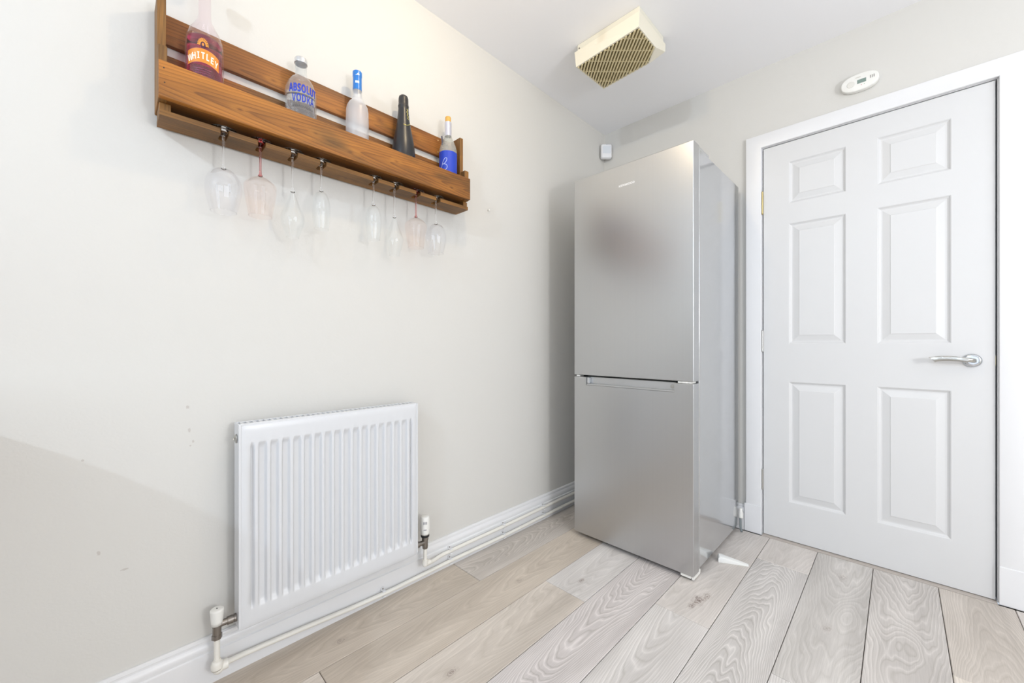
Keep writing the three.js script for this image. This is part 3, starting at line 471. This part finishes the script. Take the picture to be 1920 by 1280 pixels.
{
  // extractor fan on the ceiling: base plate, hood with one cut corner, slanted slats with cross ribs
  const g = group('extractor_fan', 'cream ceiling extractor fan with diagonal slatted grille', 'fan', [0.5, 0, 0.69]);
  const o = (x, y, z) => V(x - 0.5, y, z - 0.69), yb = 2.305;
  part('base_plate', box(0.34 - 0.5, 0.657 - 0.5, 2.374, ROOM.h, 0.562 - 0.69, 0.800 - 0.69, 0.004), phys('#e3dfcf', 0.5), g);
  const poly = [[0.3435, 0.7995], [0.6595, 0.8145], [0.6595, 0.664], [0.597, 0.5905], [0.3515, 0.5795]];
  const hull = new ConvexGeometry([o(0.331, 2.376, 0.809), o(0.664, 2.376, 0.814), o(0.664, 2.376, 0.556), o(0.331, 2.376, 0.556), o(0.337, yb, 0.806), o(0.664, yb, 0.822), o(0.664, yb, 0.66), o(0.598, yb, 0.584), o(0.345, yb, 0.572), o(0.662, 2.342, 0.556)]);
  const ps = new THREE.Shape(poly.map(([x, z]) => new THREE.Vector2(x - 0.5, z - 0.69)));
  const cav = new THREE.ExtrudeGeometry(ps, { depth: 0.075, bevelEnabled: false }); cav.rotateX(Math.PI / 2); cav.translate(0, 2.372, 0);
  const noUV = q => { q = flat(q); q.setAttribute('uv', new THREE.Float32BufferAttribute(new Float32Array(q.attributes.position.count * 2), 2)); return q; };
  const ha = new Brush(noUV(hull)), hb = new Brush(noUV(cav)); ha.updateMatrixWorld(); hb.updateMatrixWorld();
  const cut = new Evaluator(); cut.attributes = ['position', 'normal', 'uv'];
  part('hood', flat(cut.evaluate(ha, hb, SUBTRACTION).geometry), M.cream, g);
  part('impeller', join([cyl(0.075, 0.075, 0.03, [0, 2.35, 0], 30), ...[0, 1, 2, 3, 4, 5, 6, 7].map(k => box(0.03, 0.105, 2.334, 2.342, -0.008, 0.008).rotateY(k * Math.PI / 4))]), M.cream, g);
  // clip a line (point + direction) to the polygon
  const clip = (p, d) => { let t0 = -9, t1 = 9; for (let k = 0; k < poly.length; k++) { const a = poly[k], b = poly[(k + 1) % poly.length], ex = b[0] - a[0], ez = b[1] - a[1]; let nx = ez, nz = -ex; const cx = 0.5 - a[0], cz = 0.69 - a[1]; if (nx * cx + nz * cz < 0) { nx = -nx; nz = -nz; } const num = nx * (p[0] - a[0]) + nz * (p[1] - a[1]), den = nx * d[0] + nz * d[1]; if (Math.abs(den) < 1e-9) { if (num < 0) return null; continue; } const t = -num / den; if (den > 0) t0 = Math.max(t0, t); else t1 = Math.min(t1, t); } return t1 - t0 > 0.006 ? [t0, t1] : null; };
  const bar = (name, p, d, w, h) => { const c = clip(p, d); if (!c) return; const L = c[1] - c[0] - 0.001, m = (c[0] + c[1]) / 2; const geo = box(-w / 2, w / 2, -h, 0, -L / 2, L / 2); geo.rotateY(Math.atan2(d[0], d[1])); geo.translate(p[0] + d[0] * m - 0.5, yb + h * 0.9, p[1] + d[1] * m - 0.69); part(name, geo, M.creamDark, g); };
  const q = Math.SQRT1_2;
  for (let k = -16; k <= 16; k++) bar('slat', [0.5 + k * 0.0142 * q, 0.69 - k * 0.0142 * q], [q, q], 0.0066, 0.0340);
  for (let k = -4; k <= 4; k++) bar('cross_rib', [0.5 + (0.0065 + k * 0.069) * q, 0.69 + (0.0065 + k * 0.069) * q], [q, -q], 0.0042, 0.0140);
  part('mounting_screw', cyl(0.0035, 0.0035, 0.002, [0.352 - 0.5, 2.39, 0.8005 - 0.69], 12, 'z'), M.steelDull, g);
}
{
  // white wedge on the floor
  const g = new THREE.Shape([[0, 0], [0.118, 0], [0.118, 0.002], [0.012, 0.023], [0.004, 0.022], [0, 0.016]].map(p => new THREE.Vector2(...p)));
  const e = new THREE.ExtrudeGeometry(g, { depth: 0.032, bevelEnabled: true, bevelThickness: 0.002, bevelSize: 0.0015, bevelSegments: 2 }).translate(0, 0.0015, -0.016);
  const p = e.attributes.position; for (let i = 0; i < p.count; i++) { const t = clamp(p.getX(i) / 0.118); p.setZ(i, p.getZ(i) * (1 - 0.55 * t)); } e.computeVertexNormals();
  const o = thing('door_wedge', toCreasedNormals(flat(e), 0.6), phys('#efefec', 0.5), 'white plastic door wedge on the floor beside the fridge', 'wedge'); o.position.set(0.853, 0, 0.432); o.rotation.y = 0.4;
}
thing('screw', join([lathe([[0, 0.012], [0.004, 0.011], [0.005, 0.008], [0.003, 0.006], [0.003, 0], [0, 0]], 14).rotateZ(-Math.PI / 2).translate(0, 1.637, 1.068)]), M.plasticWhite, 'small white screw in the wall between shelf and fridge', 'screw');

// ---------------------------------------------------------------- pallet shelf with slotted stem rail
const SHELF = { floor: 1.616, railTop: 1.580, railBottom: 1.566 };
const stems = [2.140, 2.050, 1.962, 1.8757, 1.694, 1.611, 1.518, 1.424], stemX = 0.0745, slotX = 0.056;
{
  const g = group('pallet_shelf', 'brown stained pallet wood bottle shelf hanging on the long wall', 'shelf', [0, 0, 1.78]), dz = -1.78;
  const b = (x0, x1, y0, y1, z0, z1, grain, off, r = 0.0022) => metres(box(x0, x1, y0, y1, z0 + dz, z1 + dz, r, 2), grain, off);
  part('upright', b(0.0005, 0.078, 1.6, 1.882, 2.2625, 2.2807, 'y', [0, 0.02]), P.side, g); part('upright', b(0.0005, 0.078, 1.6, 1.879, 1.284, 1.302, 'y', [0.3, 0.02]), P.side, g);
  part('end_block', b(0.078, 0.108, 1.6, 1.738, 2.2625, 2.2807, 'y', [0.1, 0]), P.side, g); part('end_block', b(0.078, 0.108, 1.6, 1.728, 1.277, 1.299, 'y', [0.5, 0]), P.side, g);
  part('back_slat', b(0.0005, 0.0155, 1.796, 1.877, 1.302, 2.2625, 'z', [0.5, -1.79]), P.slat, g); part('back_slat', b(0.0005, 0.0155, 1.655, 1.767, 1.302, 2.2625, 'z', [0.5, -1.655]), P.slatLow, g);
  part('shelf_board', b(0.0155, 0.108, 1.600, SHELF.floor, 1.302, 2.2625, 'z', [0.5, 0]), P.slatLow, g);
  const lip = part('front_lip', b(0.108, 0.125, 1.5996, 1.6905, 1.282, 2.2807, 'z', [0.5, -1.59]), P.lip, g);
  for (const [y, z] of [[1.672, 2.2705], [1.636, 2.269]]) part('nail_head', cyl(0.0016, 0.0016, 0.0006, [0.1252, y, z + dz], 8, 'x'), M.black, lip);
  part('spacer', b(0.02, 0.089, SHELF.railTop, 1.6, 2.254, 2.2768, 'x', [0, 0.02], 0.001), P.side, g); part('spacer', b(0.02, 0.089, SHELF.railTop, 1.6, 1.2707, 1.292, 'x', [0, 0.05], 0.001), P.side, g);
  const s = new THREE.Shape(); s.moveTo(0.01, 1.2707); s.lineTo(0.0946, 1.2707);
  for (const z of [...stems].reverse()) { const w = 0.0092; s.lineTo(0.0946, z - w - 0.002); s.quadraticCurveTo(0.0935, z - w, 0.0915, z - w); s.lineTo(slotX - 0.002, z - w); s.absarc(slotX - 0.002, z, w, -Math.PI / 2, Math.PI / 2, true); s.lineTo(0.0915, z + w); s.quadraticCurveTo(0.0935, z + w, 0.0946, z + w + 0.002); }
  s.lineTo(0.0946, 2.2768); s.lineTo(0.01, 2.2768); s.closePath();
  const rg = new THREE.ExtrudeGeometry(s, { depth: SHELF.railTop - SHELF.railBottom, bevelEnabled: false, curveSegments: 8 });
  rg.applyMatrix4(new THREE.Matrix4().makeBasis(V(1, 0, 0), V(0, 0, 1), V(0, -1, 0)).premultiply(new THREE.Matrix4())); // shape (x, z) and depth (y)
  const pp = rg.attributes.position; for (let i = 0; i < pp.count; i++) { const x = pp.getX(i), d = -pp.getY(i), z = pp.getZ(i); pp.setXYZ(i, x, SHELF.railTop - d, z + dz); }
  const ix = flat(rg); ix.computeVertexNormals();
  part('stem_rail', metres(ix, 'z', [0.5, 0]), P.rail, g, 'slotted rail that carries the glasses');
  for (const [y, z] of [[1.862, 1.372], [1.812, 1.372], [1.86, 2.2], [1.81, 2.2]]) part('nail_head', cyl(0.003, 0.003, 0.0008, [0.0158, y, z + dz], 10, 'x'), std('#cfa872', 0.5), g);
}

// ---------------------------------------------------------------- glasses hanging by their feet, y = 0 at the rail
const sm = pts => new THREE.CatmullRomCurve3(pts.map(([r, y]) => V(r, y, 0))).getPoints(36).map(p => [p.x, p.y]);
function makeGlass(name, label, bowl, m, grp, foot = 0.0330, iridescent = false) {
  const g = group(name, label, 'glass', [0, 0, 0], grp), top = bowl[0][1];
  part('foot', lathe([[0, -0.0125], [0.0036, -0.012], [0.006, -0.004], [0.013, 0.0004], [foot * 0.6, 0.0006], [foot - 0.001, 0.0012], [foot, 0.0032], [foot - 0.001, 0.0042], [0, 0.0045]], 48), m[1], g);
  part('stem', lathe([[0, top - 0.0028], [0.0065, top], [0.0042, top + 0.006], [0.0031, top + 0.016], [0.0031, -0.03], [0.0036, -0.0122], [0, -0.0127]], 20), m[1], g);
  const rim = bowl[bowl.length - 1];
  const bw = part('bowl', lathe([[0.0, top - 0.003], ...sm(bowl)], 56), m[0], g);
  part('rim', new THREE.TorusGeometry(rim[0], 0.0007, 8, 56).rotateX(Math.PI / 2).translate(0, rim[1], 0), m[1], bw);
  return g;
}
const iris = new THREE.MeshPhysicalMaterial({ color: '#fcfcfd', roughness: 0, transmission: 1, thickness: 0, ior: 1.7 });
const balloon = [[0.0065, -0.105], [0.024, -0.111], [0.038, -0.129], [0.0435, -0.155], [0.041, -0.185], [0.034, -0.215], [0.0305, -0.226]];
const angular = [[0.0065, -0.098], [0.018, -0.104], [0.034, -0.116], [0.0415, -0.126], [0.0425, -0.135], [0.039, -0.165], [0.033, -0.201], [0.0298, -0.218]];
const diamond = [[0.005, -0.121], [0.01, -0.135], [0.022, -0.167], [0.032, -0.193], [0.0338, -0.205], [0.0315, -0.221], [0.024, -0.245], [0.0175, -0.265]];
const flute = [[0.005, -0.095], [0.016, -0.103], [0.024, -0.119], [0.0272, -0.141], [0.0272, -0.167], [0.0245, -0.197], [0.0215, -0.22]];
const clear = [M.glassBowl, M.glassSolid], pink = [M.glassTint, M.glassSolidPink];
const place = (g, k, label) => { g.position.set(stemX, SHELF.railTop + 0.0003, stems[k]); if (label) g.userData.label = label; };
const again = (g, label) => { const c = g.clone(); c.name = numbered(g.name.replace(/_\d+$/, '')); c.userData = { ...g.userData, label }; scene.add(c); return c; };
{
  const g1 = makeGlass('balloon_glass', 'clear balloon wine glass hanging in the end slot of the rail under the gin bottle', balloon, [iris, M.glassSolid], 'balloon glasses on the rail', 0.0335); place(g1, 0);
  const g2 = makeGlass('pink_wine_glass', 'pink tinted angular wine glass hanging beside the clear balloon glass under the gin bottle', angular, pink, 'pink glasses on the rail'); place(g2, 1);
  const g3 = makeGlass('diamond_flute', 'clear diamond-shaped flute hanging under the short vodka bottle', diamond, clear, 'diamond flutes on the rail', 0.033); place(g3, 2);
  const g4 = makeGlass('champagne_flute', 'clear slim rounded flute beside the widest empty gap, under the short vodka bottle', flute, clear, 'rounded flutes on the rail', 0.031); place(g4, 3);
  place(again(g4, 'clear slim rounded flute hanging under the frosted bottle with the blue neck'), 4);
  place(again(g3, 'clear diamond-shaped flute hanging under the black sparkling wine bottle'), 5);
  place(again(g2, 'pink tinted angular wine glass hanging under the black sparkling wine bottle'), 6);
  place(again(g1, 'clear balloon wine glass hanging under the blue labelled bottle'), 7);
}

// ---------------------------------------------------------------- bottles on the shelf, y = 0 at the shelf board
const BX = 0.0617;
const bottle = (name, z, label) => group(name, label, 'bottle', [BX, SHELF.floor + 0.0004, z], 'bottles on the pallet shelf');
function wrap(r, y0, y1, arc, facing, map, extra = {}) {   // printed label bent round the bottle; facing 0 looks along +x
  const g = new THREE.CylinderGeometry(r, r, y1 - y0, 40, 1, true, Math.PI / 2 - arc / 2 + facing, arc); g.translate(0, (y0 + y1) / 2, 0);
  return [g, new THREE.MeshPhysicalMaterial({ map, roughness: 0.45, side: THREE.DoubleSide, ...extra })];
}
{ // pink gin
  const g = bottle('gin_bottle', 2.1805, 'round clear bottle of pink gin with an orange banner label'), R = 0.0435;
  part('glass', lathe([[0, 0.003], [0.030, 0.002], [0.038, 0.0], [R, 0.005], [R, 0.186], [R - 0.002, 0.202], [R - 0.009, 0.224], [0.024, 0.244], [0.0165, 0.258], [0.0142, 0.272], [0.0136, 0.355], [0.0155, 0.357], [0.0155, 0.365]], 56), M.ginGlass, g);
  part('gin', lathe([[0, 0.012], [0.033, 0.011], [0.0385, 0.014], [0.039, 0.02], [0.039, 0.186], [0.0385, 0.197], [0.038, 0.2], [0, 0.2]], 56), new THREE.MeshPhysicalMaterial({ color: '#ffffff', roughness: 0, transmission: 1, thickness: 0.07, ior: 1.34, attenuationColor: new THREE.Color('#f5408f'), attenuationDistance: 0.08 }), g, 'pink liquid');
  const map = canvasTexture(512, 512, (c, w, h) => {
    c.clearRect(0, 0, w, h);
    c.fillStyle = '#e08a2c'; c.beginPath(); c.moveTo(30, 190); c.quadraticCurveTo(256, 120, 482, 190); c.lineTo(482, 330); c.quadraticCurveTo(256, 262, 30, 330); c.closePath(); c.fill();
    c.strokeStyle = '#7c2f4c'; c.lineWidth = 6; c.stroke();
    c.fillStyle = '#fff6e6'; c.font = 'bold 92px sans-serif'; c.textAlign = 'center'; c.textBaseline = 'middle';
    const s = 'WHITLEY', st = 60; for (let i = 0; i < s.length; i++) { const x = 256 + (i - 3) * st, dx = (x - 256) / 226; c.save(); c.translate(x, 226 + 58 * dx * dx * 0.95); c.rotate(dx * 0.22); c.fillText(s[i], 0, 0); c.restore(); }
    c.fillStyle = '#e79a35'; for (let k = 0; k < 13; k++) { const a = Math.PI * (1 + (k + 0.5) / 13); c.save(); c.translate(256, 128); c.rotate(a); c.fillRect(34, -5, 42, 10); c.restore(); }
    c.fillStyle = '#43203a'; c.beginPath(); c.arc(256, 122, 34, 0, 7); c.fill(); c.fillStyle = '#d98a3a'; c.beginPath(); c.arc(256, 116, 15, 0, 7); c.fill();
    c.fillStyle = '#8f3f66'; for (let k = 0; k < 5; k++) c.fillRect(150 + 12 * (k % 2), 352 + k * 22, 212 - 24 * (k % 2), 5);
  });
  const [lg, lm] = wrap(R + 0.0005, 0.06, 0.2, 1.95, -0.22, map, { transparent: true }); part('label', lg, lm, g, 'orange banner with white lettering');
  part('stopper', lathe([[0, 0.35], [0.012, 0.35], [0.012, 0.366], [0.017, 0.366], [0.017, 0.386], [0.0155, 0.389], [0, 0.389]], 30), std('#3a2a22', 0.5), g);
}
{ // short vodka bottle
  const g = bottle('vodka_bottle', 1.934, 'short clear vodka bottle with bold blue lettering and a silver cap'), R = 0.0455;
  part('glass', lathe([[0, 0.003], [0.032, 0.002], [0.04, 0.0], [R, 0.005], [R, 0.166], [R - 0.0015, 0.180], [R - 0.008, 0.199], [0.028, 0.2145], [0.0185, 0.2225], [0.0168, 0.227], [0.0165, 0.262], [0.0175, 0.264], [0.0175, 0.272]], 56), M.bottleGlass, g);
  part('vodka', lathe([[0, 0.012], [0.036, 0.011], [0.0405, 0.014], [0.0418, 0.02], [0.0418, 0.162], [0, 0.162]], 56), new THREE.MeshPhysicalMaterial({ color: '#ffffff', roughness: 0, transmission: 1, thickness: 0.07, ior: 1.34 }), g, 'clear liquid');
  part('cap', lathe([[0.0176, 0.2655], [0.0188, 0.2655], [0.019, 0.2675], [0.0188, 0.279], [0.0175, 0.2815], [0, 0.2815]], 36), std('#dfe1e3', 0.22, { metalness: 0.7 }), g, 'silver cap');
  const map = canvasTexture(768, 512, (c, w, h) => {
    c.clearRect(0, 0, w, h); c.fillStyle = '#1236b4'; c.textAlign = 'center'; c.textBaseline = 'alphabetic';
    c.font = 'bold 150px sans-serif'; c.save(); c.translate(384, 150); c.scale(640 / c.measureText('ABSOLUT').width, 1); c.fillText('ABSOLUT', 0, 0); c.strokeStyle = '#1236b4'; c.lineWidth = 7; c.strokeText('ABSOLUT', 0, 0); c.restore();
    c.save(); c.translate(384, 288); c.scale(500 / c.measureText('VODKA').width, 1); c.fillText('VODKA', 0, 0); c.strokeText('VODKA', 0, 0); c.restore();
    c.strokeStyle = '#3a3d4a'; c.lineWidth = 4; c.beginPath(); for (let x = 150; x < 620; x += 3) { const y = 350 + 13 * Math.sin(x * 0.16) + 7 * Math.sin(x * 0.37); x === 150 ? c.moveTo(x, y) : c.lineTo(x, y); } c.stroke();
    c.fillStyle = 'rgba(110,112,120,0.75)'; for (let k = 0; k < 5; k++) for (let x = 190 + 9 * (k % 3); x < 590; x += 26) c.fillRect(x, 392 + k * 20, 17, 5);
  });
  const [lg, lm] = wrap(R + 0.0005, 0.071, 0.186, 2.25, -0.14, map, { transparent: true }); part('label', lg, lm, g, 'bold blue lettering');
}
{ // tall frosted bottle with a blue neck
  const g = bottle('frosted_vodka_bottle', 1.7485, 'tall pale bottle with a blue foil neck'), R = 0.0375;
  part('glass', lathe([[0, 0.003], [0.026, 0.002], [0.033, 0], [R - 0.001, 0.004], [R, 0.05], [R + 0.0008, 0.15], [R, 0.192], [R - 0.003, 0.207], [0.027, 0.221], [0.0185, 0.230], [0.0158, 0.238], [0.0148, 0.255], [0.0142, 0.295], [0.0142, 0.325]], 52), M.frosted, g);
  const map = canvasTexture(512, 512, (c, w, h) => {
    c.fillStyle = '#2a78c8'; c.fillRect(0, 0, w, h); c.fillStyle = '#2b50ad'; c.fillRect(0, 0, w, 60); c.fillStyle = '#b9c6dd'; c.fillRect(0, 66, w, 60);
    c.fillStyle = '#f2f6fa'; for (const x of [90, 250, 410]) { c.beginPath(); c.moveTo(x - 46, 300); c.quadraticCurveTo(x - 20, 250, x + 4, 236); c.quadraticCurveTo(x + 16, 206, x + 30, 214); c.quadraticCurveTo(x + 26, 250, x + 50, 238); c.quadraticCurveTo(x + 30, 274, x - 4, 268); c.quadraticCurveTo(x - 24, 290, x - 46, 300); c.fill(); c.fillRect(x - 34, 430, 70, 22); }
  });
  part('neck_foil', lathe([[0.0152, 0.2645], [0.0149, 0.295], [0.0147, 0.312], [0.0158, 0.314], [0.0158, 0.3295], [0.0146, 0.332], [0, 0.332]], 40), new THREE.MeshPhysicalMaterial({ map, roughness: 0.3 }), g, 'blue foil with white marks');
}
{ // black sparkling wine
  const g = bottle('sparkling_wine_bottle', 1.5655, 'matt black sparkling wine bottle with gold lettering'), black = phys('#232428', 0.34);
  part('glass', lathe([[0, 0.003], [0.03, 0.002], [0.038, 0], [0.0435, 0.006], [0.0445, 0.09], [0.0436, 0.112], [0.0404, 0.142], [0.0348, 0.17], [0.0280, 0.205], [0.0232, 0.235], [0.0205, 0.262], [0.019, 0.285]], 52), black, g);
  part('neck_foil', lathe([[0.0197, 0.272], [0.0195, 0.282], [0.0205, 0.286], [0.0205, 0.2895], [0.0186, 0.292], [0.0192, 0.2965], [0.0184, 0.3], [0.0188, 0.306], [0.0184, 0.318], [0.0165, 0.3255], [0.012, 0.3295], [0, 0.331]], 40), phys('#2c2b2c', 0.4), g, 'crinkled black foil');
  const gold = std('#c9c070', 0.3, { metalness: 0.6 }), rAt = y => y > 0.262 ? 0.0205 - (y - 0.262) * 0.0652 : y > 0.235 ? 0.0232 - (y - 0.235) * 0.1 : y > 0.205 ? 0.028 - (y - 0.205) * 0.16 : 0.0348 - (y - 0.17) * 0.1943;
  const on = (a, y) => { const r = rAt(y) + 0.0006; return [r * Math.cos(a), y, -r * Math.sin(a)]; };
  part('gold_script', tube([on(0.12, 0.272), on(0.3, 0.268), on(0.1, 0.26), on(0.32, 0.255), on(0.12, 0.247), on(0.36, 0.243), on(0.2, 0.236), on(0.42, 0.232)], 0.0013, 60, 6), gold, g, 'gold script');
  part('gold_line', tube([on(-0.55, 0.206), on(-0.25, 0.204), on(0.1, 0.207), on(0.45, 0.214), on(0.8, 0.222)], 0.0012, 40, 6), gold, g, 'thin gold line');
}
{ // blue labelled bottle
  const g = bottle('blue_label_bottle', 1.3525, 'slim textured clear bottle with a royal blue label and a cork stopper'), R = 0.0372;
  const dimple = texture(128, 128, (u, v, i, j) => { const n = 255 * noise(i / 5, j / 5, 71); return [n, n, n]; }, false); dimple.repeat.set(3, 5);
  part('glass', lathe([[0, 0.003], [0.026, 0.002], [0.033, 0], [R, 0.005], [R, 0.172], [R - 0.0006, 0.19], [R - 0.0035, 0.206], [R - 0.0095, 0.222], [0.0205, 0.236], [0.0158, 0.245], [0.0143, 0.254], [0.0138, 0.31]], 48), new THREE.MeshPhysicalMaterial({ color: '#eceee8', roughness: 0.25, transmission: 0.72, thickness: 0, ior: 1.5, bumpMap: dimple, bumpScale: 0.002 }), g);
  part('liquid', lathe([[0, 0.01], [0.03, 0.01], [0.0335, 0.016], [0.034, 0.02], [0.034, 0.15], [0, 0.15]], 44), new THREE.MeshPhysicalMaterial({ color: '#ffffff', roughness: 0.02, transmission: 1, thickness: 0.06, ior: 1.33 }), g, 'clear liquid');
  part('neck_sleeve', lathe([[0.0146, 0.252], [0.0146, 0.3105], [0.0138, 0.312]], 36), std('#cfcfdb', 0.28, { metalness: 0.5 }), g, 'silver neck sleeve');
  part('cork_stopper', lathe([[0, 0.308], [0.0118, 0.308], [0.0122, 0.313], [0.0122, 0.3315], [0.011, 0.3345], [0, 0.3345]], 28), std('#d7a653', 0.6), g, 'cork stopper');
  const map = canvasTexture(512, 512, (c, w, h) => {
    c.fillStyle = '#2040b8'; c.fillRect(0, 0, w, h); c.strokeStyle = '#cfd8f0'; c.lineWidth = 7;
    c.beginPath(); c.moveTo(150, 440); c.bezierCurveTo(120, 330, 150, 170, 205, 130); c.bezierCurveTo(250, 110, 240, 200, 170, 230); c.bezierCurveTo(260, 220, 262, 330, 165, 340); c.stroke();
    c.fillStyle = '#e6e8f0'; for (let x = 170; x < 440; x += 34) c.fillRect(x, 466 - (x % 3) * 6, 18, 20);
  });
  const [lg, lm] = wrap(R + 0.0005, 0.05, 0.176, 3.6, -0.6, map); part('label', lg, lm, g, 'royal blue label');
  part('neck_tag', join([box(-0.0008, 0.0008, -0.017, 0.017, -0.011, 0.011).rotateX(0.5).rotateY(0.7).translate(0.004, 0.222, 0.0335)]), std('#5d5a6a', 0.5), g, 'small dark hanging tag');
  part('tag_string', tube([[0.0, 0.25, 0.0147], [0.004, 0.243, 0.026], [0.004, 0.237, 0.032]], 0.0007, 12, 6), std('#e8e6e0', 0.7), g);
}

renderer.render(scene, camera);
